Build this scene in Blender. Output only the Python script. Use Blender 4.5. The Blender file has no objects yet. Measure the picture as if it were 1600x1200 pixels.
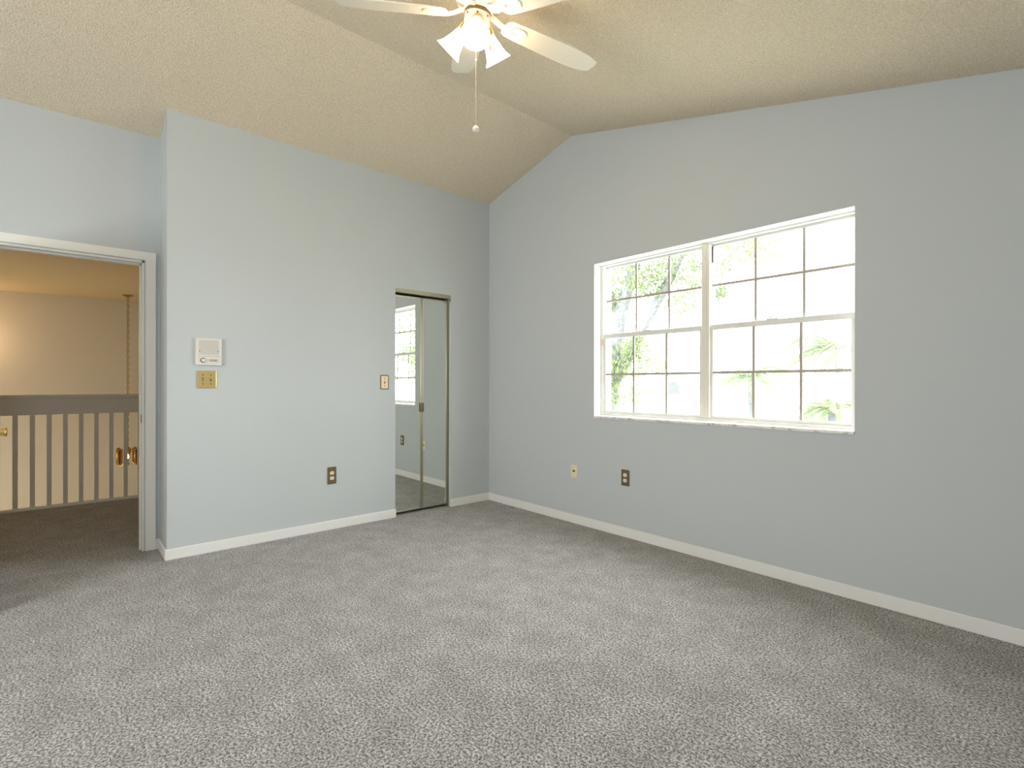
import bpy, bmesh, math, random
from mathutils import Vector, Matrix, Euler

random.seed(7)
scene = bpy.context.scene
COL = scene.collection
PI = math.pi

# ------------------------------------------------------------------ camera
CAM = Vector((4.0096, -3.2033, 1.16))
yaw, pitch, roll = math.radians(41.1806), math.radians(-0.0142), math.radians(0.0688)
fw = Vector((-math.cos(yaw) * math.cos(pitch), math.sin(yaw) * math.cos(pitch), math.sin(pitch)))
rt = Vector((math.sin(yaw), math.cos(yaw), 0))
up = rt.cross(fw)
rt2 = rt * math.cos(roll) + up * math.sin(roll)
up2 = -rt * math.sin(roll) + up * math.cos(roll)
cd = bpy.data.cameras.new('camera')
cd.sensor_fit = 'HORIZONTAL'
cd.sensor_width = 36.0
cd.lens = 36.0 * 798.92 / 1600.0
cd.clip_start = 0.05
cd.clip_end = 300
cam = bpy.data.objects.new('camera', cd)
COL.objects.link(cam)
M = Matrix((rt2, up2, -fw)).transposed().to_4x4()
M.translation = CAM
cam.matrix_world = M
scene.camera = cam

# ------------------------------------------------------------------ world, lights, exposure
SKY = 15.5
w = bpy.data.worlds.new('world')
scene.world = w
w.use_nodes = True
bg = w.node_tree.nodes['Background']
bg.inputs['Color'].default_value = (0.97, 0.985, 1.0, 1)
bg.inputs['Strength'].default_value = SKY

def area(name, loc, direction, sx, sy, power, color, portal=False):
    d = bpy.data.lights.new(name, 'AREA')
    d.shape = 'RECTANGLE'
    d.size, d.size_y = sx, sy
    d.energy = power
    d.color = color
    o = bpy.data.objects.new(name, d)
    COL.objects.link(o)
    o.location = loc
    o.rotation_euler = Vector(direction).to_track_quat('-Z', 'Y').to_euler()
    if portal:
        d.cycles.is_portal = True
    return o

# sampling portals: sky light enters by the window in view and by two openings added behind the camera
area('side_opening_portal', (5.41, -3.5, 1.4), (-1, 0, 0), 1.08, 1.05, 1, (1, 1, 1), portal=True)
area('rear_opening_portal', (2.03, -5.81, 1.45), (0, 1, 0), 1.56, 1.32, 1, (1, 1, 1), portal=True)
area('window_portal', (2.25, 0.24, 1.5), (0, -1, 0), 1.9, 1.3, 1, (1, 1, 1), portal=True)

def point(name, loc, power, color, radius):
    d = bpy.data.lights.new(name, 'POINT')
    d.energy, d.color, d.shadow_soft_size = power, color, radius
    o = bpy.data.objects.new(name, d)
    COL.objects.link(o)
    o.location = loc
    return o
point('hall_lamp_light', (-5.55, -4.25, 1.75), 12, (1.0, 0.66, 0.38), 0.08)
point('foyer_fill_light', (-4.3, -4.9, -0.4), 72, (1.0, 0.88, 0.70), 0.2)  # added fill with no fixture, brightens the lower foyer wall
point('landing_fill_light', (-0.75, -4.95, 0.9), 7, (1.0, 0.82, 0.62), 0.15)  # added fill out of view, lifts the room side of the railing

vs = scene.view_settings
vs.view_transform = 'Standard'
vs.look = 'None'
vs.exposure = 0.11
vs.gamma = 1.0
vs.use_curve_mapping = False
cy = scene.cycles
cy.use_denoising = True
cy.max_bounces = 12
cy.diffuse_bounces = 6
cy.glossy_bounces = 6
cy.transparent_max_bounces = 16
cy.sample_clamp_indirect = 6.0

# ------------------------------------------------------------------ materials
def mat(name, color, rough=0.6, metal=0.0, spec=0.4):
    m = bpy.data.materials.new(name)
    m.use_nodes = True
    b = m.node_tree.nodes['Principled BSDF']
    b.inputs['Base Color'].default_value = (*color, 1)
    b.inputs['Roughness'].default_value = rough
    b.inputs['Metallic'].default_value = metal
    b.inputs['Specular IOR Level'].default_value = spec
    return m

def nd(m, t, **kw):
    n = m.node_tree.nodes.new(t)
    for k, v in kw.items():
        setattr(n, k, v)
    return n

def noise(m, scale, detail=2.0, rough=0.5):
    n = nd(m, 'ShaderNodeTexNoise')
    n.inputs['Scale'].default_value = scale
    n.inputs['Detail'].default_value = detail
    n.inputs['Roughness'].default_value = rough
    tc = m.node_tree.nodes.get('Texture Coordinate') or nd(m, 'ShaderNodeTexCoord')
    m.node_tree.links.new(tc.outputs['Object'], n.inputs['Vector'])
    return n

def ramp(m, src, stops):
    r = nd(m, 'ShaderNodeValToRGB')
    e = r.color_ramp.elements
    while len(e) < len(stops):
        e.new(0.5)
    for i, (p, c) in enumerate(stops):
        e[i].position = p
        e[i].color = (*c, 1)
    m.node_tree.links.new(src, r.inputs['Fac'])
    return r

def bump(m, src, strength, dist):
    b = nd(m, 'ShaderNodeBump')
    b.inputs['Strength'].default_value = strength
    b.inputs['Distance'].default_value = dist
    m.node_tree.links.new(src, b.inputs['Height'])
    m.node_tree.links.new(b.outputs['Normal'], m.node_tree.nodes['Principled BSDF'].inputs['Normal'])
    return b

def mix(m, a, b, fac, mode='MULTIPLY'):
    x = nd(m, 'ShaderNodeMix', data_type='RGBA', blend_type=mode)
    x.inputs[0].default_value = fac
    m.node_tree.links.new(a, x.inputs[6])
    m.node_tree.links.new(b, x.inputs[7])
    return x

def base(m, sock):
    m.node_tree.links.new(sock, m.node_tree.nodes['Principled BSDF'].inputs['Base Color'])

WALL = mat('wall_paint', (0.51, 0.548, 0.558), 0.75, spec=0.25)
n = noise(WALL, 140, 3)
bump(WALL, n.outputs['Fac'], 0.06, 0.002)

CEIL = mat('ceiling_texture', (0.62, 0.56, 0.46), 0.9, spec=0.1)
n = noise(CEIL, 120, 3, 0.6)
r = ramp(CEIL, n.outputs['Fac'], [(0.42, (0, 0, 0)), (0.60, (1, 1, 1))])
bump(CEIL, r.outputs['Color'], 0.65, 0.007)
n2 = noise(CEIL, 130, 2)
base(CEIL, ramp(CEIL, n2.outputs['Fac'], [(0.36, (0.72, 0.62, 0.465)), (0.64, (0.89, 0.78, 0.605))]).outputs['Color'])

HCEIL = mat('hall_ceiling_texture', (0.56, 0.46, 0.29), 0.9, spec=0.1)
n = noise(HCEIL, 75, 3, 0.6)
bump(HCEIL, n.outputs['Fac'], 0.6, 0.006)

CARPET = mat('carpet', (0.36, 0.33, 0.30), 0.95, spec=0.05)
CARPET.node_tree.nodes['Principled BSDF'].inputs['Sheen Weight'].default_value = 0.25
CARPET.node_tree.nodes['Principled BSDF'].inputs['Sheen Roughness'].default_value = 0.6
na = noise(CARPET, 112, 4, 0.85)
ra = ramp(CARPET, na.outputs['Fac'], [(0.43, (0.060, 0.057, 0.055)), (0.50, (0.302, 0.292, 0.283)), (0.57, (0.62, 0.604, 0.59))])
nb = noise(CARPET, 6.0, 7, 0.72)
rb = ramp(CARPET, nb.outputs['Fac'], [(0.36, (0.83, 0.815, 0.795)), (0.50, (0.98, 0.98, 0.975)), (0.64, (1.16, 1.16, 1.16))])
base(CARPET, mix(CARPET, ra.outputs['Color'], rb.outputs['Color'], 1.0).outputs[2])
nc = noise(CARPET, 260, 3, 0.7)
bump(CARPET, nc.outputs['Fac'], 0.8, 0.006)

TRIM = mat('white_trim_paint', (0.78, 0.78, 0.75), 0.35)
DOORW = mat('white_door_paint', (0.76, 0.76, 0.73), 0.4)
WINW = mat('window_frame_white', (0.74, 0.745, 0.72), 0.4)
REVEAL = mat('white_reveal_plaster', (0.80, 0.80, 0.78), 0.6)
MULL = mat('mullion_offwhite', (0.76, 0.745, 0.66), 0.5)
MUNT = mat('muntin_bronze', (0.40, 0.36, 0.31), 0.5)
BLACK = mat('black_rubber', (0.02, 0.02, 0.018), 0.6)
MARBLE = mat('marble_sill', (0.82, 0.80, 0.76), 0.3)
n = noise(MARBLE, 14, 6, 0.7)
base(MARBLE, ramp(MARBLE, n.outputs['Fac'], [(0.36, (0.30, 0.26, 0.22)), (0.47, (0.74, 0.72, 0.68)), (0.7, (0.86, 0.85, 0.82))]).outputs['Color'])
MIRROR = mat('mirror_silver', (0.80, 0.83, 0.79), 0.01, 1.0)
BRASSF = mat('antique_gold_frame', (0.36, 0.33, 0.24), 0.38, 0.8)
BRONZE = mat('bronze_plate', (0.17, 0.125, 0.062), 0.45, 0.4)
BRASS = mat('polished_brass', (0.72, 0.50, 0.17), 0.22, 1.0)
AGED = mat('aged_brass', (0.40, 0.25, 0.08), 0.3, 0.9)
PALEB = mat('pale_chain_metal', (0.66, 0.52, 0.36), 0.4, 0.3)
SATIN = mat('satin_brass_plate', (0.66, 0.50, 0.22), 0.32, 0.75)
COPPER = mat('rose_gold_plate', (0.66, 0.48, 0.32), 0.45, 0.3)
IVORY = mat('ivory_plastic', (0.76, 0.67, 0.45), 0.4)
CREAM = mat('cream_plastic', (0.78, 0.71, 0.58), 0.4)
INTERC = mat('intercom_plastic', (0.69, 0.68, 0.63), 0.4)
GRILLE = mat('intercom_grille', (0.58, 0.555, 0.51), 0.5)
DARK = mat('dark_marking', (0.06, 0.05, 0.045), 0.5)
RAIL = mat('railing_grey_paint', (0.64, 0.62, 0.58), 0.5)
FOYER = mat('foyer_wall_paint', (0.60, 0.57, 0.50), 0.8, spec=0.2)
FANW = mat('fan_white_enamel', (0.80, 0.76, 0.66), 0.35)
FANP = mat('fan_housing_white', (0.78, 0.74, 0.67), 0.35)
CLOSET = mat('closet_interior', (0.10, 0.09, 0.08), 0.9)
GRASS = mat('lawn_grass', (0.16, 0.24, 0.08), 0.9)
n = noise(GRASS, 3, 6)
base(GRASS, ramp(GRASS, n.outputs['Fac'], [(0.35, (0.30, 0.31, 0.24)), (0.7, (0.44, 0.43, 0.38))]).outputs['Color'])
BARK = mat('tree_bark', (0.155, 0.15, 0.15), 0.9)
n = noise(BARK, 18, 5)
base(BARK, ramp(BARK, n.outputs['Fac'], [(0.35, (0.085, 0.09, 0.092)), (0.7, (0.15, 0.155, 0.158))]).outputs['Color'])
bump(BARK, n.outputs['Fac'], 0.8, 0.03)
STUCCO = mat('house_stucco', (0.78, 0.77, 0.74), 0.8)
ROOFT = mat('house_roof_tile', (0.50, 0.44, 0.38), 0.8)
HGLASS = mat('house_window_glass', (0.078, 0.080, 0.082), 0.6, spec=0.1)

def leafmat(name, c, t):
    m = mat(name, c, 0.6, spec=0.2)
    nt = m.node_tree
    p = nt.nodes['Principled BSDF']
    tr = nd(m, 'ShaderNodeBsdfTranslucent')
    tr.inputs['Color'].default_value = (*t, 1)
    mx = nd(m, 'ShaderNodeMixShader')
    mx.inputs[0].default_value = 0.45
    out = nt.nodes['Material Output']
    nt.links.new(p.outputs[0], mx.inputs[1])
    nt.links.new(tr.outputs[0], mx.inputs[2])
    nt.links.new(mx.outputs[0], out.inputs['Surface'])
    return m
LEAF = leafmat('oak_leaf', (0.13, 0.158, 0.082), (0.17, 0.22, 0.095))
PALM = leafmat('palm_leaf', (0.12, 0.15, 0.085), (0.15, 0.20, 0.10))

def glassmat(name):
    m = bpy.data.materials.new(name)
    m.use_nodes = True
    nt = m.node_tree
    nt.nodes.remove(nt.nodes['Principled BSDF'])
    t = nd(m, 'ShaderNodeBsdfTransparent')
    t.inputs['Color'].default_value = (0.97, 0.985, 0.98, 1)
    g = nd(m, 'ShaderNodeBsdfGlossy')
    g.inputs['Roughness'].default_value = 0.02
    mx = nd(m, 'ShaderNodeMixShader')
    mx.inputs[0].default_value = 0.018
    nt.links.new(t.outputs[0], mx.inputs[1])
    nt.links.new(g.outputs[0], mx.inputs[2])
    nt.links.new(mx.outputs[0], nt.nodes['Material Output'].inputs['Surface'])
    return m
GLASS = glassmat('window_glass')
AMBER = glassmat('smoked_lantern_glass')
AMBER.node_tree.nodes['Transparent BSDF'].inputs['Color'].default_value = (0.62, 0.45, 0.32, 1)

def emis(name, c, s):
    m = mat(name, (0.9, 0.88, 0.82), 0.4)
    b = m.node_tree.nodes['Principled BSDF']
    b.inputs['Emission Color'].default_value = (*c, 1)
    b.inputs['Emission Strength'].default_value = s
    return m
SHADE = emis('lit_frosted_shade', (1.0, 0.72, 0.43), 18.0)
BULB = emis('lit_bulb', (1.0, 0.70, 0.40), 420.0)
CBULB = emis('lit_candle_bulb', (1.0, 0.78, 0.45), 12.0)

# ------------------------------------------------------------------ mesh helpers
def new_bm():
    return bmesh.new()

def box(bm, x0, x1, y0, y1, z0, z1, bev=0.0, seg=2):
    r = bmesh.ops.create_cube(bm, size=1.0)
    vs_ = r['verts']
    for v in vs_:
        v.co = Vector(((x0 + x1) / 2 + v.co.x * (x1 - x0), (y0 + y1) / 2 + v.co.y * (y1 - y0), (z0 + z1) / 2 + v.co.z * (z1 - z0)))
    if bev > 0:
        es = list({e for v in vs_ for e in v.link_edges})
        bmesh.ops.bevel(bm, geom=es, offset=bev, segments=seg, affect='EDGES', profile=0.5)

def prism(bm, pts, axis, a, b):
    """polygon pts (2-D) extruded along axis from a to b; 2-D coords are the remaining axes in xyz order"""
    def mk(p, t):
        c = list(p)
        c.insert(axis, t)
        return bm.verts.new(c)
    lo = [mk(p, a) for p in pts]
    hi = [mk(p, b) for p in pts]
    k = len(pts)
    bm.faces.new(lo)
    bm.faces.new(list(reversed(hi)))
    for i in range(k):
        bm.faces.new((lo[i], hi[i], hi[(i + 1) % k], lo[(i + 1) % k]))

def lathe(bm, prof, seg=32, mtx=None, cap0=True, cap1=True):
    """profile [(r, z)...] turned about local z"""
    rings = []
    for r_, z in prof:
        ring = []
        for i in range(seg):
            a = 2 * PI * i / seg
            v = Vector((r_ * math.cos(a), r_ * math.sin(a), z))
            ring.append(bm.verts.new(mtx @ v if mtx else v))
        rings.append(ring)
    for p, q in zip(rings, rings[1:]):
        for i in range(seg):
            j = (i + 1) % seg
            bm.faces.new((p[i], p[j], q[j], q[i]))
    if cap0:
        bm.faces.new(list(reversed(rings[0])))
    if cap1:
        bm.faces.new(rings[-1])

def tube(bm, pts, rad, seg=10, closed=False):
    pts = [Vector(p) for p in pts]
    k = len(pts)
    rads = rad if isinstance(rad, (list, tuple)) else [rad] * k
    rings = []
    ref = None
    for i, p in enumerate(pts):
        if closed:
            t = (pts[(i + 1) % k] - pts[i - 1]).normalized()
        else:
            t = (pts[min(i + 1, k - 1)] - pts[max(i - 1, 0)]).normalized()
        if ref is None:
            ref = Vector((0, 0, 1)) if abs(t.z) < 0.9 else Vector((1, 0, 0))
        u = t.cross(ref).normalized()
        v = u.cross(t).normalized()
        ref = v
        rings.append([bm.verts.new(p + (u * math.cos(2 * PI * a / seg) + v * math.sin(2 * PI * a / seg)) * rads[i]) for a in range(seg)])
    last = k if closed else k - 1
    for i in range(last):
        p, q = rings[i], rings[(i + 1) % k]
        for a in range(seg):
            b = (a + 1) % seg
            bm.faces.new((p[a], q[a], q[b], p[b]))
    if not closed:
        bm.faces.new(rings[0])
        bm.faces.new(list(reversed(rings[-1])))

def ball(bm, c, r, sx=1, sy=1, sz=1, u=16, v=10):
    m = Matrix.Translation(c) @ Matrix.Diagonal((r * sx, r * sy, r * sz, 1))
    bmesh.ops.create_uvsphere(bm, u_segments=u, v_segments=v, radius=1.0, matrix=m)

def obj(name, bm, m, parent=None, smooth=False, kind=None):
    bmesh.ops.recalc_face_normals(bm, faces=bm.faces[:])
    me = bpy.data.meshes.new(name)
    bm.to_mesh(me)
    bm.free()
    me.materials.append(m)
    if smooth:
        for p in me.polygons:
            p.use_smooth = True
        try:
            me.set_sharp_from_angle(angle=math.radians(40))
        except Exception:
            pass
    o = bpy.data.objects.new(name, me)
    COL.objects.link(o)
    if parent is not None:
        o.parent = parent
    if kind:
        o['kind'] = kind
    return o

def struct(name, bm, m, smooth=False):
    return obj(name, bm, m, None, smooth, 'structure')

def thing(name, label, cat, loc=(0, 0, 0), rot=None, group=None):
    o = bpy.data.objects.new(name, None)
    COL.objects.link(o)
    o.location = loc
    if rot is not None:
        o.rotation_euler = rot
    o.empty_display_size = 0.1
    o['label'] = label
    o['category'] = cat
    if group:
        o['group'] = group
    return o

# ------------------------------------------------------------------ room constants
XR, ZR, SL, SR = 1.1036, 3.2447, 0.2557, 0.2530
XE, YS = 5.30, -5.70                       # unseen side and rear walls
YA, DD = -2.699, -0.328                    # end of the closet wall, door wall plane
CY0, CY1, CZ = -1.0418, -0.463, 1.9927     # closet opening
WX0, WX1, WZ0, WZ1 = 1.35, 3.153, 0.8877, 2.1228
JY, JYL, JZ = -2.79, -3.52, 2.006          # doorway
def cz(x):
    return ZR - SL * (XR - x) if x < XR else ZR - SR * (x - XR)

# floor
bm = new_bm()
box(bm, -2.40, XE + 0.1, YS - 0.1, 0.0, -0.25, 0.0)
struct('floor', bm, CARPET)

# ceiling: two slopes meeting at the ridge
bm = new_bm()
xl, xr_ = -0.44, XE + 0.12
prism(bm, [(xl, cz(xl)), (XR, ZR), (xr_, cz(xr_)), (xr_, cz(xr_) + 0.15), (XR, ZR + 0.15), (xl, cz(xl) + 0.15)], 1, YS - 0.12, 0.25)
struct('ceiling', bm, CEIL)

# right wall (window wall), with opening
bm = new_bm()
T = 0.22
prism(bm, [(-0.10, -0.25), (WX0, -0.25), (WX0, cz(WX0)), (XR, ZR), (-0.10, cz(-0.10))], 1, 0, T)
prism(bm, [(WX0, -0.25), (WX1, -0.25), (WX1, WZ0), (WX0, WZ0)], 1, 0, T)
prism(bm, [(WX0, WZ1), (WX1, WZ1), (WX1, cz(WX1)), (WX0, cz(WX0))], 1, 0, T)
prism(bm, [(WX1, -0.25), (XE + 0.1, -0.25), (XE + 0.1, cz(XE + 0.1)), (WX1, cz(WX1))], 1, 0, T)
struct('wall_right', bm, WALL)

# left wall (closet wall), with opening
bm = new_bm()
H0 = cz(0)
box(bm, -0.10, 0, YA, CY0, 0, H0)
box(bm, -0.10, 0, CY1, 0, 0, H0)
box(bm, -0.10, 0, CY0, CY1, CZ, H0)
struct('wall_left', bm, WALL)
bm = new_bm()
prism(bm, [(DD, 0), (-0.10, 0), (-0.10, cz(-0.10)), (DD, cz(DD))], 1, YA, YA + 0.1)
struct('wall_return', bm, WALL)
# door wall
bm = new_bm()
HD = cz(DD)
prism(bm, [(-0.44, 0), (DD, 0), (DD, HD), (-0.44, cz(-0.44))], 1, JY, -2.0)
prism(bm, [(-0.44, 0), (DD, 0), (DD, HD), (-0.44, cz(-0.44))], 1, YS - 0.1, JYL)
prism(bm, [(-0.44, JZ), (DD, JZ), (DD, HD), (-0.44, cz(-0.44))], 1, JYL, JY)
struct('wall_door', bm, WALL)
# closet interior
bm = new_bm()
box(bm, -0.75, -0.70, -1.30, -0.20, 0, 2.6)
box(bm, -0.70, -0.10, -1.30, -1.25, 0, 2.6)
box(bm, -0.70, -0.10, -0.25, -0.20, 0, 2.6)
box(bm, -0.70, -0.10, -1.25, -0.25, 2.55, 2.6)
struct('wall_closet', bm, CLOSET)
# unseen side wall and rear wall, each with an unglazed opening added to light the room
bm = new_bm()
OS0, OS1, OSB, OST = -3.82, -3.18, 0.94, 1.88
ce = cz(XE)
box(bm, XE, XE + 0.1, YS, OS0, -0.25, ce)
box(bm, XE, XE + 0.1, OS1, 0, -0.25, ce)
box(bm, XE, XE + 0.1, OS0, OS1, -0.25, OSB)
box(bm, XE, XE + 0.1, OS0, OS1, OST, ce)
struct('wall_side', bm, WALL)
bm = new_bm()
OR0, OR1, ORB, ORT = 1.30, 2.76, 0.85, 2.06
prism(bm, [(DD, -0.25), (OR0, -0.25), (OR0, cz(OR0)), (XR, ZR), (DD, cz(DD))], 1, YS - 0.1, YS)
prism(bm, [(OR0, ORT), (OR1, ORT), (OR1, cz(OR1)), (OR0, cz(OR0))], 1, YS - 0.1, YS)
prism(bm, [(OR0, -0.25), (OR1, -0.25), (OR1, ORB), (OR0, ORB)], 1, YS - 0.1, YS)
prism(bm, [(OR1, -0.25), (XE + 0.1, -0.25), (XE + 0.1, cz(XE + 0.1)), (OR1, cz(OR1))], 1, YS - 0.1, YS)
struct('wall_rear', bm, WALL)

# hall beyond the door: landing ceiling, stairwell walls, floor below, white nosing along the landing edge
HZ, XF = 2.44, -5.95
bm = new_bm()
box(bm, XF - 0.1, -0.44, -5.9, -1.95, HZ, HZ + 0.1)
struct('ceiling_hall', bm, HCEIL)
bm = new_bm()
box(bm, XF - 0.1, XF, -5.9, -1.95, -2.75, HZ)
struct('wall_hall_far', bm, FOYER)
bm = new_bm()
box(bm, XF, -0.44, -2.05, -1.95, -2.75, HZ)
struct('wall_hall_right', bm, FOYER)
bm = new_bm()
box(bm, XF, -0.44, -5.9, -5.8, -2.75, HZ)
struct('wall_hall_left', bm, FOYER)
bm = new_bm()
box(bm, -2.40, -2.30, -5.8, -2.05, -2.75, -0.25)
struct('wall_stairwell', bm, FOYER)
bm = new_bm()
box(bm, XF, -2.30, -5.8, -2.05, -2.85, -2.75)
struct('floor_foyer', bm, FOYER)
bm = new_bm()
box(bm, -2.45, -2.40, -5.8, -2.05, -0.30, 0.022, 0.004)
struct('trim_3', bm, TRIM)

# baseboards
HB, TB = 0.073, 0.012
def bb(name, x0, x1, y0, y1):
    b_ = new_bm()
    box(b_, x0, x1, y0, y1, 0.0, HB, 0.004, 2)
    return struct(name, b_, TRIM)
bb('baseboard_right', TB, XE, -TB, 0)
bb('baseboard_left', 0, TB, YA - TB, CY0 + 0.004)
bb('baseboard_corner', 0, TB, CY1 - 0.002, 0)
bb('baseboard_return', DD + TB, 0.0, YA - TB, YA)
bb('baseboard_door', DD, DD + TB, -2.7235, YA)

# door casing and jamb (trim_1), open door leaf (door_1)
bm = new_bm()
CX = DD + 0.015
CI, CO, CT, CIT = -2.784, -2.7235, 2.067, 2.012
LI, LO = -3.526, -3.586
for (y0, y1, z0, z1) in ((CI, CO, 0, CIT), (LO, LI, 0, CIT)):
    box(bm, DD, CX, y0, y1, z0, z1, 0.003)
prism(bm, [(LO, CIT), (CO, CIT), (CO, CT), (LO, CT)], 0, DD, CX)
jamb = 0.0
box(bm, -0.452, DD + 0.002, JY - 0.012, JY, 0, JZ)
box(bm, -0.452, DD + 0.002, JYL, JYL + 0.012, 0, JZ)
box(bm, -0.452, DD + 0.002, JYL, JY, JZ - 0.012, JZ)
# door stop bead
box(bm, -0.415, -0.378, JY - 0.022, JY - 0.012, 0, JZ - 0.012)
box(bm, -0.415, -0.378, JYL + 0.012, JY - 0.012, JZ - 0.022, JZ - 0.012)
# casing on the hall side
box(bm, -0.455, -0.44, CI, CO, 0, CT)
trim1 = struct('trim_1', bm, TRIM)
bm = new_bm()
box(bm, -0.372, -0.344, JY - 0.0145, JY - 0.010, 0.885, 0.945, 0.002)
obj('strike_plate', bm, BRONZE, trim1)

bm = new_bm()
box(bm, -0.300, 0.405, -3.545, -3.510, 0.012, 1.985, 0.002)
door1 = struct('door_1', bm, DOORW)
bm = new_bm()
mk = Matrix.Translation((0.345, -3.5105, 0.911)) @ Matrix.Rotation(-PI / 2, 4, 'X')
lathe(bm, [(0.030, -0.001), (0.031, 0.004), (0.026, 0.008), (0.0125, 0.010), (0.0115, 0.028), (0.013, 0.038), (0.0165, 0.056), (0.0205, 0.072), (0.0225, 0.0815), (0.0215, 0.0855), (0.012, 0.0870)], 32, mk)
obj('door_knob', bm, BRASS, door1, True)

# ------------------------------------------------------------------ mirrored bifold closet door (door_2)
bm = new_bm()
box(bm, -0.070, 0.0015, CY0 + 0.001, CY1 - 0.001, CZ - 0.034, CZ - 0.0005, 0.002)   # header track
door2 = struct('door_2', bm, BRASSF)
bm = new_bm()
box(bm, -0.034, -0.003, CY1 - 0.024, CY1 - 0.002, CZ - 0.062, CZ - 0.026, 0.002)
obj('track_bracket', bm, BRASSF, door2)
PZ0, PZ1 = 0.028, CZ - 0.052
PM = -0.752
for (y0, y1, closed_l) in ((CY0 + 0.003, PM - 0.002, True), (PM + 0.002, CY1 - 0.012, False)):
    bm = new_bm()
    box(bm, -0.066, -0.0455, y0, y1, PZ0, PZ1)
    pn = obj('mirror_panel', bm, MIRROR, door2)
    bm = new_bm()
    s = 0.011
    box(bm, -0.068, -0.039, y0 - 0.0005, y0 + s, PZ0 - 0.002, PZ1 + 0.002, 0.002)
    box(bm, -0.068, -0.039, y1 - s, y1 + 0.0005, PZ0 - 0.002, PZ1 + 0.002, 0.002)
    box(bm, -0.068, -0.039, y0 + s, y1 - s, PZ0 - 0.004, PZ0 + 0.007, 0.002)
    box(bm, -0.068, -0.039, y0 + s, y1 - s, PZ1 - 0.006, PZ1 + 0.004, 0.002)
    obj('panel_frame', bm, BRASSF, pn)
bm = new_bm()
box(bm, -0.040, -0.036, PM - 0.020, PM + 0.020, 0.905, 0.985, 0.001)
tube(bm, [(-0.033, PM, 0.902), (-0.033, PM, 0.988)], 0.005, 10)
obj('hinge', bm, BRONZE, door2, True)
bm = new_bm()
box(bm, -0.064, -0.030, CY1 - 0.012, CY1 - 0.0005, 0.001, CZ - 0.035, 0.002)
obj('side_jamb', bm, mat('olive_jamb', (0.20, 0.18, 0.12), 0.5, 0.3), door2)

# ------------------------------------------------------------------ window_1
YU, YL = 0.120, 0.090
bm = new_bm()
FZ0, FZ1 = 0.906, 2.1225
XM = 2.257
box(bm, WX0 + 0.0005, WX0 + 0.030, YL - 0.006, 0.170, FZ0, FZ1)      # jambs
box(bm, WX1 - 0.024, WX1 - 0.0005, YL - 0.006, 0.170, FZ0, FZ1)
box(bm, WX0 + 0.030, WX1 - 0.024, YL - 0.006, 0.170, FZ1 - 0.012, FZ1)      # head
box(bm, WX0 + 0.030, WX1 - 0.024, YL - 0.006, 0.170, FZ0, FZ0 + 0.022, 0.003)      # bottom
win = struct('window_1', bm, WINW)
bm = new_bm()
box(bm, XM - 0.030, XM + 0.030, YL - 0.014, 0.168, FZ0 + 0.0225, FZ1 - 0.0125, 0.006)
box(bm, XM - 0.007, XM + 0.007, YL - 0.018, YL - 0.010, FZ0 + 0.0225, FZ1 - 0.0125, 0.002)
obj('mullion', bm, MULL, win)
bm = new_bm()
box(bm, WX0 + 0.0005, WX1 - 0.0005, -0.008, YL - 0.006, WZ0 + 0.0005, FZ0, 0.003)
obj('marble_sill', bm, MARBLE, win)
bm = new_bm()       # white plaster lining of the opening
box(bm, WX0 - 0.0005, WX0 + 0.002, 0.0005, YL - 0.006, FZ0, WZ1)
box(bm, WX1 - 0.002, WX1 + 0.0005, 0.0005, YL - 0.006, FZ0, WZ1)
box(bm, WX0 + 0.002, WX1 - 0.002, 0.0005, YL - 0.006, WZ1 - 0.002, WZ1 + 0.0005)
obj('reveal_lining', bm, REVEAL, win)

def sash(name, x0, x1, z0, z1, y, sl, sr, rb, rt_, vx, hz, latch=False):
    b_ = new_bm()
    d = 0.024
    box(b_, x0, x0 + sl, y, y + d, z0, z1, 0.002)
    box(b_, x1 - sr, x1, y, y + d, z0, z1, 0.002)
    box(b_, x0 + sl, x1 - sr, y, y + d, z0, z0 + rb, 0.002)
    box(b_, x0 + sl, x1 - sr, y, y + d, z1 - rt_, z1, 0.002)
    s = obj(name, b_, WINW, win)
    b_ = new_bm()
    box(b_, x0 + sl - 0.003, x1 - sr + 0.003, y + 0.010, y + 0.014, z0 + rb - 0.003, z1 - rt_ + 0.003)
    obj('pane', b_, GLASS, s)
    b_ = new_bm()
    for v in vx:
        box(b_, v - 0.008, v + 0.008, y + 0.001, y + 0.0095, z0 + rb, z1 - rt_)
    box(b_, x0 + sl, x1 - sr, y - 0.001, y + 0.0093, hz - 0.0085, hz + 0.0085)
    obj('muntin_grid', b_, MUNT, s)
    if latch:
        b_ = new_bm()
        xc = (x0 + x1) / 2 - 0.02
        box(b_, xc - 0.035, xc + 0.035, y - 0.004, y + 0.016, z1, z1 + 0.006, 0.002)
        tube(b_, [(xc - 0.03, y + 0.004, z1 + 0.006), (xc - 0.03, y + 0.004, z1 + 0.016), (xc + 0.005, y - 0.004, z1 + 0.012)], 0.004, 8)
        obj('sash_latch', b_, MULL, s, True)
LX0, LX1 = WX0 + 0.0305, XM - 0.0305
RX0, RX1 = XM + 0.0305, WX1 - 0.0245
sash('upper_sash', LX0, LX1, 1.530, FZ1 - 0.0125, YU, 0.008, 0.006, 0.025, 0.016, (1.667, 1.952), 1.831)
sash('upper_sash', RX0, RX1, 1.530, FZ1 - 0.0125, YU, 0.006, 0.008, 0.025, 0.016, (2.574, 2.858), 1.832)
sash('lower_sash', LX0, LX1, FZ0 + 0.0225, 1.562, YL, 0.018, 0.020, 0.018, 0.036, (1.665, 1.949), 1.236, True)
sash('lower_sash', RX0, RX1, FZ0 + 0.0225, 1.562, YL, 0.018, 0.018, 0.018, 0.036, (2.574, 2.853), 1.238, True)
bm = new_bm()
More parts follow.
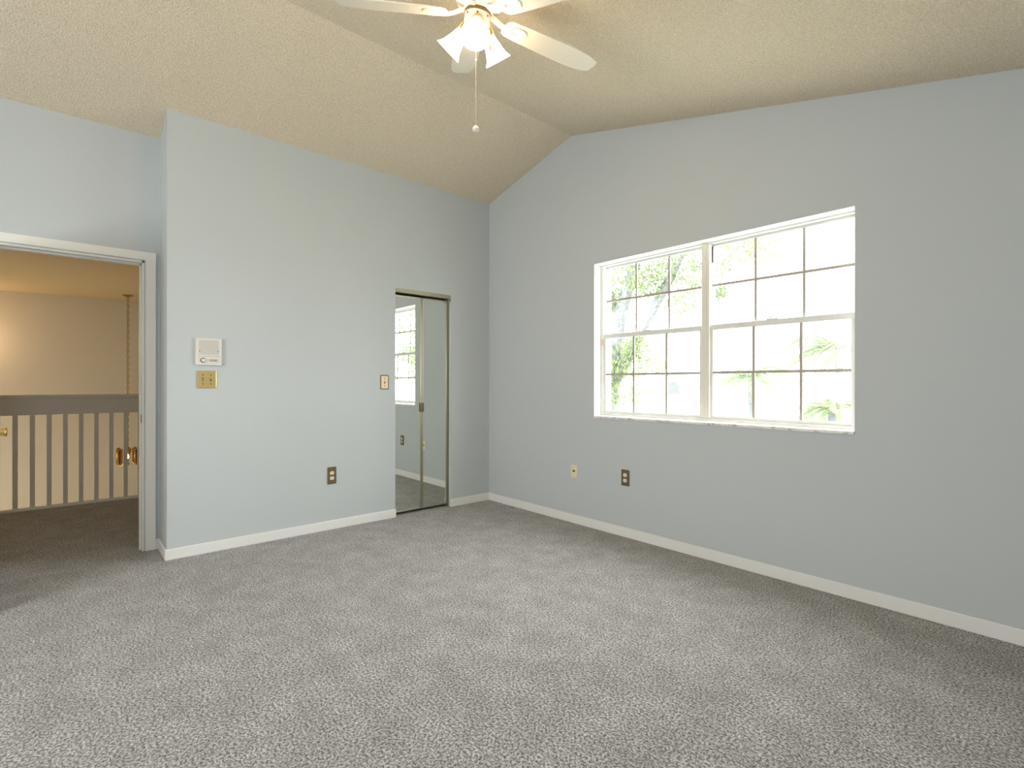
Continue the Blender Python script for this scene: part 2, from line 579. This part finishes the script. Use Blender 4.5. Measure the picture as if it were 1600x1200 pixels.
box(bm, XM + 0.0302, XM + 0.0375, YU - 0.012, YU - 0.001, 1.985, 2.095, 0.002)
obj('weather_strip', bm, BLACK, win)
bm = new_bm()
box(bm, WX0 + 0.012, WX0 + 0.026, YL - 0.012, YL - 0.006, 1.475, 1.525, 0.003)
obj('jamb_catch', bm, COPPER, win)

# ------------------------------------------------------------------ wall plates
def plate_frame(name, label, cat, on_left, pos, group=None):
    """an Empty on the wall whose local +z leaves the wall, local x runs to the right, local y up"""
    if on_left:
        Mx = Matrix(((0, 0, 1), (1, 0, 0), (0, 1, 0))).to_4x4()
    else:
        Mx = Matrix(((1, 0, 0), (0, 0, -1), (0, 1, 0))).to_4x4()
    o = thing(name, label, cat, pos, Mx.to_euler(), group)
    return o

def plate(bmx, wd, ht, th=0.006, bev=0.003):
    box(bmx, -wd / 2, wd / 2, -ht / 2, ht / 2, 0.0, th, bev, 2)

def receptacle(root, y):
    b_ = new_bm()
    pts = []
    for i in range(24):
        a = 2 * PI * i / 24
        px_, py_ = 0.0165 * math.cos(a), 0.0165 * math.sin(a)
        pts.append((px_, y + max(-0.0135, min(0.0135, py_))))
    prism(b_, pts, 2, 0.004, 0.0085)
    rc = obj('receptacle', b_, CREAM, root)
    b_ = new_bm()
    box(b_, -0.0075, -0.0055, y - 0.002, y + 0.007, 0.0080, 0.0088)
    box(b_, 0.0050, 0.0070, y - 0.002, y + 0.006, 0.0080, 0.0088)
    tube(b_, [(0, y - 0.0075, 0.0080), (0, y - 0.0075, 0.0088)], 0.0026, 8)
    obj('slot', b_, DARK, rc)

def screw(root, x, y, m=DARK, z=0.0058, r=0.0032):
    b_ = new_bm()
    lathe(b_, [(r, z - 0.002), (r, z + 0.0006), (r * 0.6, z + 0.0014)], 12, Matrix.Translation((x, y, 0)))
    obj('screw', b_, m, root)

def outlet(label, on_left, pos, wd, ht):
    o = plate_frame('wall_outlet', label, 'outlet', on_left, pos, 'bronze wall outlets')
    b_ = new_bm()
    plate(b_, wd, ht)
    obj('cover_plate', b_, BRONZE, o)
    receptacle(o, 0.0205)
    receptacle(o, -0.0205)
    screw(o, 0, 0, DARK)
    return o
outlet('bronze duplex outlet low on the left wall, left of the mirrored closet door', True, (0, -1.602, 0.429), 0.072, 0.136)
outlet('bronze duplex outlet low on the window wall, right of the ivory jack plate', False, (1.658, 0, 0.449), 0.074, 0.122)

def toggle(root, x, y, m, lean):
    b_ = new_bm()
    box(b_, x - 0.0055, x + 0.0055, y - 0.012, y + 0.012, 0.0045, 0.0076, 0.0004)
    obj('toggle_slot', b_, BRONZE, root)
    b_ = new_bm()
    prism(b_, [(y - 0.005, 0.005), (y + 0.005, 0.005), (y + 0.005 + lean, 0.016), (y + 0.0005 + lean, 0.018), (y - 0.002 + lean, 0.016)], 0, x - 0.0042, x + 0.0042)
    obj('toggle', b_, m, root)

sw = plate_frame('light_switch', 'square brass double toggle switch plate directly under the white intercom', 'light switch', True, (0, -2.472, 1.1875))
bm = new_bm()
plate(bm, 0.118, 0.119, 0.007, 0.004)
obj('cover_plate', bm, SATIN, sw)
for x, ln in ((-0.0235, -0.006), (0.0235, 0.007)):
    toggle(sw, x, 0.0, SATIN, ln)
    screw(sw, x, 0.030, DARK, 0.0072, 0.0042)
    screw(sw, x, -0.030, DARK, 0.0072, 0.0042)
sw = plate_frame('light_switch', 'single rose gold toggle switch plate with dark rim beside the mirrored closet door', 'light switch', True, (0, -1.146, 1.1725))
bm = new_bm()
plate(bm, 0.078, 0.123, 0.005, 0.003)
obj('rim', bm, BRONZE, sw)
bm = new_bm()
box(bm, -0.031, 0.031, -0.0535, 0.0535, 0.003, 0.0068, 0.002)
obj('cover_plate', bm, COPPER, sw)
toggle(sw, 0, 0, COPPER, 0.006)
screw(sw, 0, 0.030, DARK, 0.0070, 0.0042)
screw(sw, 0, -0.030, DARK, 0.0070, 0.0042)

jk = plate_frame('phone_jack', 'small ivory phone jack plate low on the window wall near the corner', 'phone jack', False, (1.1405, 0, 0.432))
bm = new_bm()
plate(bm, 0.072, 0.106, 0.006, 0.003)
obj('cover_plate', bm, IVORY, jk)
bm = new_bm()
box(bm, -0.014, 0.012, -0.005, 0.009, 0.0045, 0.0068, 0.001)
obj('jack_socket', bm, DARK, jk)
screw(jk, 0, 0.038, COPPER)
screw(jk, 0, -0.038, COPPER)

ic = plate_frame('intercom', 'white square intercom panel with speaker grille above the brass double switch', 'intercom', True, (0, -2.462, 1.376))
bm = new_bm()
box(bm, -0.0775, 0.0775, -0.092, 0.092, 0.0, 0.020, 0.004, 2)
obj('body', bm, INTERC, ic)
bm = new_bm()
box(bm, -0.060, 0.060, -0.020, 0.080, 0.0195, 0.0215, 0.001)
for i in range(15):
    y = -0.012 + i * 0.0062
    box(bm, -0.046, 0.046, y - 0.0015, y + 0.0015, 0.0215, 0.0232)
obj('speaker_grille', bm, GRILLE, ic)
bm = new_bm()
box(bm, -0.066, 0.066, -0.032, -0.0295, 0.0195, 0.0206)
obj('groove', bm, mat('groove_grey', (0.35, 0.33, 0.30), 0.5), ic)
bm = new_bm()
box(bm, -0.062, 0.062, -0.082, -0.036, 0.0195, 0.0215, 0.001)
cp = obj('control_strip', bm, mat('control_strip_plastic', (0.68, 0.65, 0.60), 0.4), ic)
bm = new_bm()
lathe(bm, [(0.0125, 0.021), (0.0125, 0.030), (0.0105, 0.033), (0.004, 0.0335)], 24, Matrix.Translation((-0.034, -0.058, 0)))
kb = obj('volume_knob', bm, INTERC, cp, True)
bm = new_bm()
ring = [(-0.034 + 0.0150 * math.cos(a), -0.058 + 0.0150 * math.sin(a), 0.0218) for a in [PI * 0.25 + i * PI * 1.5 / 16 for i in range(17)]]
tube(bm, ring, 0.0022, 6)
box(bm, -0.0345, -0.0335, -0.058, -0.048, 0.0330, 0.0342)
obj('dial_mark', bm, DARK, cp)
for i in range(3):
    x = 0.010 + i * 0.0165
    bm = new_bm()
    box(bm, x - 0.0072, x + 0.0072, -0.064, -0.052, 0.0210, 0.0222)
    obj('button_slot', bm, DARK, cp)
    bm = new_bm()
    box(bm, x - 0.0045, x + 0.0045, -0.0615, -0.0545, 0.0215, 0.0245, 0.0008)
    obj('button', bm, INTERC, cp)
screw(ic, -0.055, 0.004, DARK, 0.0212, 0.0035)
screw(ic, 0.055, 0.004, DARK, 0.0212, 0.0035)

# ------------------------------------------------------------------ balcony railing
rl = thing('balcony_railing', 'grey painted landing railing with square balusters seen through the doorway', 'railing', (-2.425, -3.9, 0))
def lrail(name, x0, x1, y0, y1, z0, z1, bev=0.003):
    b_ = new_bm()
    box(b_, x0 + 2.425, x1 + 2.425, y0 + 3.9, y1 + 3.9, z0, z1, bev)
    return obj(name, b_, RAIL, rl)
lrail('handrail', -2.480, -2.400, -5.795, -2.055, 1.022, 1.052, 0.006)
lrail('fascia_board', -2.452, -2.415, -5.795, -2.055, 0.868, 1.022, 0.002)
yb = -2.627
k = 0
while yb > -5.7:
    lrail('baluster', -2.447, -2.4155, yb - 0.0175, yb + 0.0175, 0.022, 0.868, 0.002)
    yb -= 0.1142
yb = -2.627 + 0.1142
while yb < -2.1:
    lrail('baluster', -2.447, -2.4155, yb - 0.0175, yb + 0.0175, 0.022, 0.868, 0.002)
    yb += 0.1142

# ------------------------------------------------------------------ foyer chandelier on a chain
ch = thing('chandelier', 'small brass chandelier of oval glass panels on a long chain in the stairwell', 'chandelier', (-5.228, -2.515, 0.11))
CTOP = HZ - 0.11
bm = new_bm()
lathe(bm, [(0.062, CTOP - 0.0005), (0.062, CTOP - 0.010), (0.045, CTOP - 0.022), (0.014, CTOP - 0.034), (0.006, CTOP - 0.042)], 28)
obj('ceiling_canopy', bm, AGED, ch, True)
bm = new_bm()
z = CTOP - 0.042
i = 0
LK = 0.052
while z > 0.20:
    pts = []
    for a in range(14):
        t = 2 * PI * a / 14
        u = 0.013 * math.cos(t)
        h_ = (LK / 2 + 0.004) * math.sin(t)
        pts.append((u, 0, z - LK / 2 + h_) if i % 2 else (0, u, z - LK / 2 + h_))
    tube(bm, pts, 0.0042, 6, closed=True)
    z -= LK - 0.006
    i += 1
obj('chain', bm, AGED, ch, True)
bm = new_bm()
lathe(bm, [(0.006, 0.215), (0.008, 0.135), (0.030, 0.115), (0.042, 0.09), (0.042, 0.055), (0.030, 0.045), (0.034, 0.03), (0.022, 0.01), (0.012, -0.03), (0.010, -0.10), (0.026, -0.112), (0.026, -0.120), (0.006, -0.135)], 24)
obj('stem', bm, AGED, ch, True)
bm = new_bm()
ball(bm, (0, 0, 0), 0.021, 1, 1, 1.7)
bmesh.ops.translate(bm, verts=bm.verts[:], vec=(0.045, -0.010, -0.004))
obj('bulb', bm, CBULB, ch, True)
for q in range(4):
    a = q * PI / 2 + PI / 4 + 0.06
    Mq = Matrix.Rotation(a, 4, 'Z')
    pts = []
    for i in range(28):
        t = 2 * PI * i / 28
        yy = 0.036 * math.cos(t)
        zz = 0.036 * math.sin(t) + (0.082 if math.sin(t) > 0 else -0.082)
        pts.append(Mq @ Vector((0.135, yy, zz - 0.005)))
    bm = new_bm()
    tube(bm, pts, 0.0075, 8, closed=True)
    fr = obj('oval_frame', bm, AGED, ch, True)
    bm = new_bm()
    vsb = [bm.verts.new(p_) for p_ in pts]
    bm.faces.new(vsb)
    ret = bmesh.ops.extrude_face_region(bm, geom=bm.faces[:])
    bmesh.ops.translate(bm, verts=[g for g in ret['geom'] if isinstance(g, bmesh.types.BMVert)], vec=(Mq @ Vector((0.004, 0, 0))))
    obj('glass_panel', bm, AMBER, fr)
    bm = new_bm()
    tube(bm, [Mq @ Vector((0.035, 0, 0.07)), Mq @ Vector((0.07, 0, 0.085)), Mq @ Vector((0.135, 0, 0.106))], 0.005, 8)
    obj('arm', bm, AGED, ch, True)

# ------------------------------------------------------------------ ceiling fan
nv = Vector((0.21883, -0.0096, 1)).normalized()
av = Vector((0, 1, 0)).cross(nv).normalized()
bv = nv.cross(av)
FC = Vector((2.19203594, -1.81809547, 2.80463577))
R3 = Matrix((av, bv, nv)).transposed()
fan = thing('ceiling_fan', 'white five blade ceiling fan with three lit bell shades hanging from the sloped ceiling', 'ceiling fan', FC, R3.to_euler())
dn = R3.inverted() @ Vector((0, 0, -1))
away = R3.inverted() @ Vector((fw.x, fw.y, 0)).normalized()
away.z = 0
away.normalize()
A0 = math.atan2(away.y, away.x)
bm = new_bm()
lathe(bm, [(0.078, 0.164), (0.080, 0.150), (0.076, 0.138), (0.060, 0.130), (0.060, 0.122)], 40)
obj('ceiling_canopy', bm, FANP, fan, True)
bm = new_bm()
lathe(bm, [(0.055, 0.1225), (0.095, 0.120), (0.112, 0.108), (0.116, 0.085), (0.112, 0.055), (0.098, 0.036), (0.070, 0.028), (0.060, 0.014)], 48)
mh = obj('motor_housing', bm, FANP, fan, True)
bm = new_bm()
lathe(bm, [(0.0555, 0.014), (0.0585, 0.006), (0.0585, 0.000), (0.0555, -0.002)], 40)
obj('trim_ring', bm, BRONZE, mh, True)
bm = new_bm()
lathe(bm, [(0.0545, 0.004), (0.0575, -0.004), (0.0585, -0.034), (0.052, -0.048), (0.032, -0.058), (0.012, -0.064), (0.006, -0.074)], 40)
sh_ = obj('switch_housing', bm, FANP, fan, True)
for da in (PI + 0.10, PI - 0.75, PI + 0.95):
    a = A0 + da
    bm = new_bm()
    ball(bm, (0.0582 * math.cos(a), 0.0582 * math.sin(a), -0.015), 0.004, u=10, v=6)
    obj('screw', bm, BRONZE, sh_, True)

PH = 0.13721
def blade_outline():
    pts = []
    half = [(0.135, 0.022), (0.143, 0.042), (0.160, 0.053), (0.22, 0.058), (0.34, 0.064), (0.46, 0.067), (0.54, 0.066), (0.60, 0.060), (0.640, 0.049), (0.652, 0.042), (0.659, 0.030)]
    return half + [(x, -y) for x, y in reversed(half)]
PITCH = math.radians(-11)
for kb_ in range(5):
    a = PH + kb_ * 2 * PI / 5
    Mb = Matrix.Rotation(a, 4, 'Z') @ Matrix.Rotation(PITCH, 4, 'X')
    bm = new_bm()
    prism(bm, blade_outline(), 2, -0.003, 0.003)
    bmesh.ops.bevel(bm, geom=[e for e in bm.edges if abs(e.verts[0].co.z - e.verts[1].co.z) < 1e-6], offset=0.0012, segments=1, affect='EDGES')
    bmesh.ops.transform(bm, matrix=Mb, verts=bm.verts[:])
    bl = obj('blade', bm, FANW, fan)
    # curved blade iron: a neck from the motor, then an open scroll pad under the blade
    bm = new_bm()
    zt, zb = -0.0035, -0.0095
    outl, inl = [], []
    for i in range(28):
        t = 2 * PI * i / 28
        outl.append((0.200 + 0.050 * math.cos(t), 0.036 * math.sin(t) * (1.0 - 0.25 * math.cos(t + PI))))
        inl.append((0.197 + 0.026 * math.cos(t), -0.003 + 0.0135 * math.sin(t)))
    vo_t = [bm.verts.new((x, y, zt)) for x, y in outl]
    vi_t = [bm.verts.new((x, y, zt)) for x, y in inl]
    vo_b = [bm.verts.new((x, y, zb)) for x, y in outl]
    vi_b = [bm.verts.new((x, y, zb)) for x, y in inl]
    for i in range(28):
        j = (i + 1) % 28
        bm.faces.new((vo_t[i], vo_t[j], vi_t[j], vi_t[i]))
        bm.faces.new((vo_b[i], vi_b[i], vi_b[j], vo_b[j]))
        bm.faces.new((vo_t[i], vo_b[i], vo_b[j], vo_t[j]))
        bm.faces.new((vi_t[i], vi_t[j], vi_b[j], vi_b[i]))
    sec = [(0.058, 0.018, 0.020, 0.010), (0.085, 0.015, 0.014, 0.010), (0.110, 0.014, 0.004, 0.010), (0.135, 0.015, -0.003, 0.008), (0.160, 0.020, -0.0035, 0.006)]
    prev = None
    for (x, hw, ztop, th) in sec:
        ring_ = [bm.verts.new((x, -hw, ztop)), bm.verts.new((x, hw, ztop)), bm.verts.new((x, hw * 0.7, ztop - th)), bm.verts.new((x, -hw * 0.7, ztop - th))]
        if prev:
            for i in range(4):
                j = (i + 1) % 4
                bm.faces.new((prev[i], prev[j], ring_[j], ring_[i]))
        else:
            bm.faces.new(ring_)
        prev = ring_
    bm.faces.new(list(reversed(prev)))
    for (sx, sy) in ((0.236, 0.0), (0.205, 0.026), (0.205, -0.026)):
        ball(bm, (sx, sy, zb), 0.0045, 1, 1, 0.5, 10, 6)
    bmesh.ops.transform(bm, matrix=Mb, verts=bm.verts[:])
    obj('blade_iron', bm, FANP, fan, True)

TILT = math.radians(40)
for da in (172, 52, -68):
    a = A0 - math.radians(da)
    outv = Vector((math.cos(a), math.sin(a), 0))
    axis = (outv * math.sin(TILT) + Vector((0, 0, -1)) * math.cos(TILT)).normalized()
    neck = outv * 0.058 + Vector((0, 0, -0.052))
    Ms = Matrix.Translation(neck) @ axis.to_track_quat('Z', 'Y').to_matrix().to_4x4()
    bm = new_bm()
    tube(bm, [outv * 0.020 + Vector((0, 0, -0.044)), outv * 0.038 + Vector((0, 0, -0.046)), neck - axis * 0.010, neck], 0.012, 12)
    lathe(bm, [(0.012, -0.016), (0.026, -0.012), (0.0285, 0.004), (0.0275, 0.014), (0.022, 0.014)], 28, Ms)
    arm = obj('lamp_arm', bm, BRASS, fan, True)
    bm = new_bm()
    pr = [(0.0235, 0.006), (0.0265, 0.022), (0.0320, 0.045), (0.0385, 0.070), (0.0465, 0.095), (0.0575, 0.114), (0.0625, 0.120)]
    lathe(bm, pr + [(r_ - 0.003, z_ - 0.001) for r_, z_ in reversed(pr)], 40, Ms, cap0=False, cap1=False)
    obj('lamp_shade', bm, SHADE, fan, True)
    bm = new_bm()
    ball(bm, (0, 0, 0.058), 0.0185, 1, 1, 1.5)
    bmesh.ops.transform(bm, matrix=Ms, verts=bm.verts[:])
    obj('bulb', bm, BULB, fan, True)

# pull chains hang plumb
c0 = Vector((0, 0, -0.070))
bm = new_bm()
L = 0.422
tube(bm, [c0, c0 + dn * 0.15, c0 + dn * L], 0.0009, 6)
i = 0
while i * 0.0065 < L:
    ball(bm, c0 + dn * (i * 0.0065), 0.0015, u=8, v=5)
    i += 1
ball(bm, c0 + dn * 0.125, 0.0045, 1, 1, 1.3, 10, 6)
pc = obj('pull_chain', bm, PALEB, fan, True)
bm = new_bm()
e_ = c0 + dn * L
lathe(bm, [(0.004, -0.002), (0.010, 0.002), (0.0155, 0.010), (0.0160, 0.016), (0.012, 0.022), (0.005, 0.025)], 20, Matrix.Translation(e_) @ dn.to_track_quat('Z', 'Y').to_matrix().to_4x4())
obj('chain_knob', bm, FANP, pc, True)
a = A0 - math.radians(100)
c1 = Vector((0.060 * math.cos(a), 0.060 * math.sin(a), -0.025))
bm = new_bm()
L = 0.105
tube(bm, [c1, c1 + dn * L], 0.0014, 6)
i = 0
while i * 0.0065 < L:
    ball(bm, c1 + dn * (i * 0.0065), 0.0024, u=8, v=5)
    i += 1
lathe(bm, [(0.002, 0.0), (0.005, 0.004), (0.006, 0.018), (0.003, 0.026)], 12, Matrix.Translation(c1 + dn * L) @ dn.to_track_quat('Z', 'Y').to_matrix().to_4x4())
obj('pull_chain', bm, BRASS, fan, True)

# ------------------------------------------------------------------ outside
bm = new_bm()
box(bm, -60, 60, 0.3, 80, -3.0, -2.85)
struct('ground', bm, GRASS)

def leaves(bm, c, rad, count, size, squash=0.75):
    c = Vector(c)
    for _ in range(count):
        while True:
            d = Vector((random.uniform(-1, 1), random.uniform(-1, 1), random.uniform(-1, 1)))
            if d.length <= 1:
                break
        p = c + Vector((d.x * rad, d.y * rad, d.z * rad * squash))
        e = Euler((random.uniform(0, 6.28), random.uniform(0, 6.28), random.uniform(0, 6.28)))
        s = size * random.uniform(0.7, 1.3)
        q = [Vector((-s, 0, 0)), Vector((-0.2 * s, 0.42 * s, 0.08 * s)), Vector((s, 0, 0)), Vector((-0.2 * s, -0.42 * s, 0.08 * s))]
        for v in q:
            v.rotate(e)
        bm.faces.new([bm.verts.new(p + v) for v in q])

tr = thing('tree', 'leafy tree with a leaning forked trunk outside the left half of the window', 'tree', (-3.5, 6.2, -2.85))
off = Vector((3.5, -6.2, 2.85))
bm = new_bm()
def limb(pts, rads):
    tube(bm, [Vector(p) + off for p in pts], rads, 12)
limb([(-3.5, 6.2, -2.86), (-3.4, 6.15, -0.8), (-3.2, 6.05, 1.2), (-2.93, 6, 2.6), (-2.45, 6, 3.9), (-1.9, 6.1, 5.2)], [0.26, 0.21, 0.18, 0.15, 0.115, 0.06])
limb([(-3.22, 6.05, 1.0), (-2.65, 6.0, 1.8), (-2.22, 6, 2.5), (-1.69, 6, 3.25), (-1.2, 6.1, 4.2)], [0.12, 0.115, 0.11, 0.09, 0.05])
limb([(-2.93, 6, 2.6), (-3.5, 6.2, 3.6), (-4.0, 6.4, 4.6)], [0.09, 0.07, 0.03])
obj('trunk', bm, BARK, tr, True)
bm = new_bm()
for c, r_, n_ in (((-3.1, 5.8, 3.0), 0.38, 330), ((-2.05, 5.8, 3.2), 0.42, 420), ((-1.3, 5.8, 2.75), 0.34, 200), ((-3.25, 5.8, 2.2), 0.3, 160), ((-2.35, 5.8, 1.95), 0.36, 330), ((-3.05, 5.8, 1.35), 0.34, 300), ((-2.9, 6.0, 3.45), 0.55, 420), ((-2.2, 6.0, 3.75), 0.6, 520), ((-1.5, 6.0, 3.55), 0.6, 520), ((-1.15, 6.1, 3.2), 0.45, 230), ((-3.3, 6.1, 4.2), 0.9, 700),
                  ((-2.0, 6.2, 4.8), 1.0, 900), ((-1.0, 6.3, 4.3), 0.7, 500), ((-3.0, 6.0, 1.75), 0.42, 240), ((-2.55, 5.9, 1.55), 0.42, 300), ((-2.9, 5.9, 0.95), 0.40, 220),
                  ((-2.35, 6.0, 0.95), 0.30, 110), ((-3.6, 6.2, 2.6), 0.5, 220), ((-1.95, 6.0, 1.6), 0.28, 80), ((-0.35, 6.3, 3.75), 0.45, 260), ((0.05, 6.3, 3.55), 0.45, 200), ((-0.85, 6.3, 3.4), 0.3, 130), ((-0.79, 6.3, 2.93), 0.19, 110)):
    leaves(bm, Vector(c) + off, r_, int(n_ * 1.5), 0.044)
f_ = obj('foliage', bm, LEAF, tr)

# second tree, mirrored in the closet door
tr = thing('tree', 'round leafy tree outside, seen only in the mirrored closet door', 'tree', (12.2, 6.8, -2.85))
bm = new_bm()
tube(bm, [(0, 0, -0.01), (0.1, 0, 2.5), (0, 0.1, 4.4), (0.2, 0, 6.2)], [0.22, 0.18, 0.14, 0.05], 12)
obj('trunk', bm, BARK, tr, True)
bm = new_bm()
for _ in range(26):
    c = (random.uniform(-1.5, 1.5), random.uniform(-1.0, 1.2), random.uniform(3.6, 7.0))
    leaves(bm, c, random.uniform(0.5, 0.8), 150, 0.075)
obj('foliage', bm, LEAF, tr)

def palm(label, loc, height, fronds, flen, seed):
    rnd = random.Random(seed)
    o = thing('palm', label, 'palm', loc, None, 'garden palms')
    b_ = new_bm()
    tube(b_, [(0, 0, -0.01), (0.05, 0, height * 0.5), (0, 0.02, height)], [0.10, 0.075, 0.065], 10)
    obj('trunk', b_, BARK, o, True)
    for f in range(fronds):
        b_ = new_bm()
        a = 2 * PI * f / fronds + rnd.uniform(-0.2, 0.2)
        el = rnd.uniform(0.2, 1.2)
        pts = []
        for i in range(9):
            t = i / 8
            pts.append(Vector((math.cos(a) * flen * t * math.cos(el * 0.6), math.sin(a) * flen * t * math.cos(el * 0.6), height + flen * (math.sin(el) * t - 0.95 * t * t))))
        tube(b_, pts, [0.012 - 0.001 * i for i in range(9)], 5)
        sd = Vector((-math.sin(a), math.cos(a), 0))
        for i in range(1, 25):
            t = i / 25
            j = min(int(t * 8), 7)
            p = pts[j].lerp(pts[j + 1], t * 8 - j)
            ll = flen * 0.30 * math.sin(PI * (0.15 + 0.8 * t))
            fwd = (pts[j + 1] - pts[j]).normalized()
            for s in (-1, 1):
                tip = p + sd * s * ll * 0.8 + fwd * ll * 0.5 + Vector((0, 0, -ll * 0.35))
                b_.faces.new([b_.verts.new(p - fwd * 0.012), b_.verts.new((p + tip) / 2 - fwd * 0.028), b_.verts.new(tip), b_.verts.new((p + tip) / 2 + fwd * 0.030)])
        obj('frond', b_, PALM, o)
    return o
palm('taller pale palm outside the right half of the window', (0.45, 9.0, -2.85), 4.75, 14, 1.6, 3)
palm('short pale palm standing lower left of the taller palm outside', (-2.1, 10.6, -2.85), 4.2, 12, 1.5, 5)
palm('short pale palm at the far right edge of the window', (1.05, 6.6, -2.85), 3.6, 11, 0.95, 9)

hs = thing('house', 'white neighbouring house with an arched window far outside the window', 'house', (-7.5, 22, -2.85))
bm = new_bm()
box(bm, -9, 9.5, -4, 4, -0.01, 5.6)
obj('wall', bm, STUCCO, hs)
bm = new_bm()
prism(bm, [(-4.6, 5.601), (4.6, 5.601), (0, 7.4)], 0, -9.6, 10.1)
obj('roof', bm, ROOFT, hs)
bm = new_bm()
ax, az, hw_ = -1.4, 3.55, 0.34
pts = [(ax - hw_, az), (ax + hw_, az)] + [(ax + hw_ * math.cos(t), az + 0.30 + hw_ * 0.8 * math.sin(t)) for t in [PI * i / 12 for i in range(13)]]
prism(bm, pts, 1, -4.02, -3.99)
obj('arched_window', bm, HGLASS, hs)
bm = new_bm()
for i in range(5):
    for j in range(3):
        x = 1.0 + i * 0.2
        z = 3.86 + j * 0.18
        box(bm, x, x + 0.15, -4.02, -3.99, z, z + 0.13)
obj('block_window', bm, mat('pale_block_glass', (0.115, 0.115, 0.115), 0.6, spec=0.1), hs)
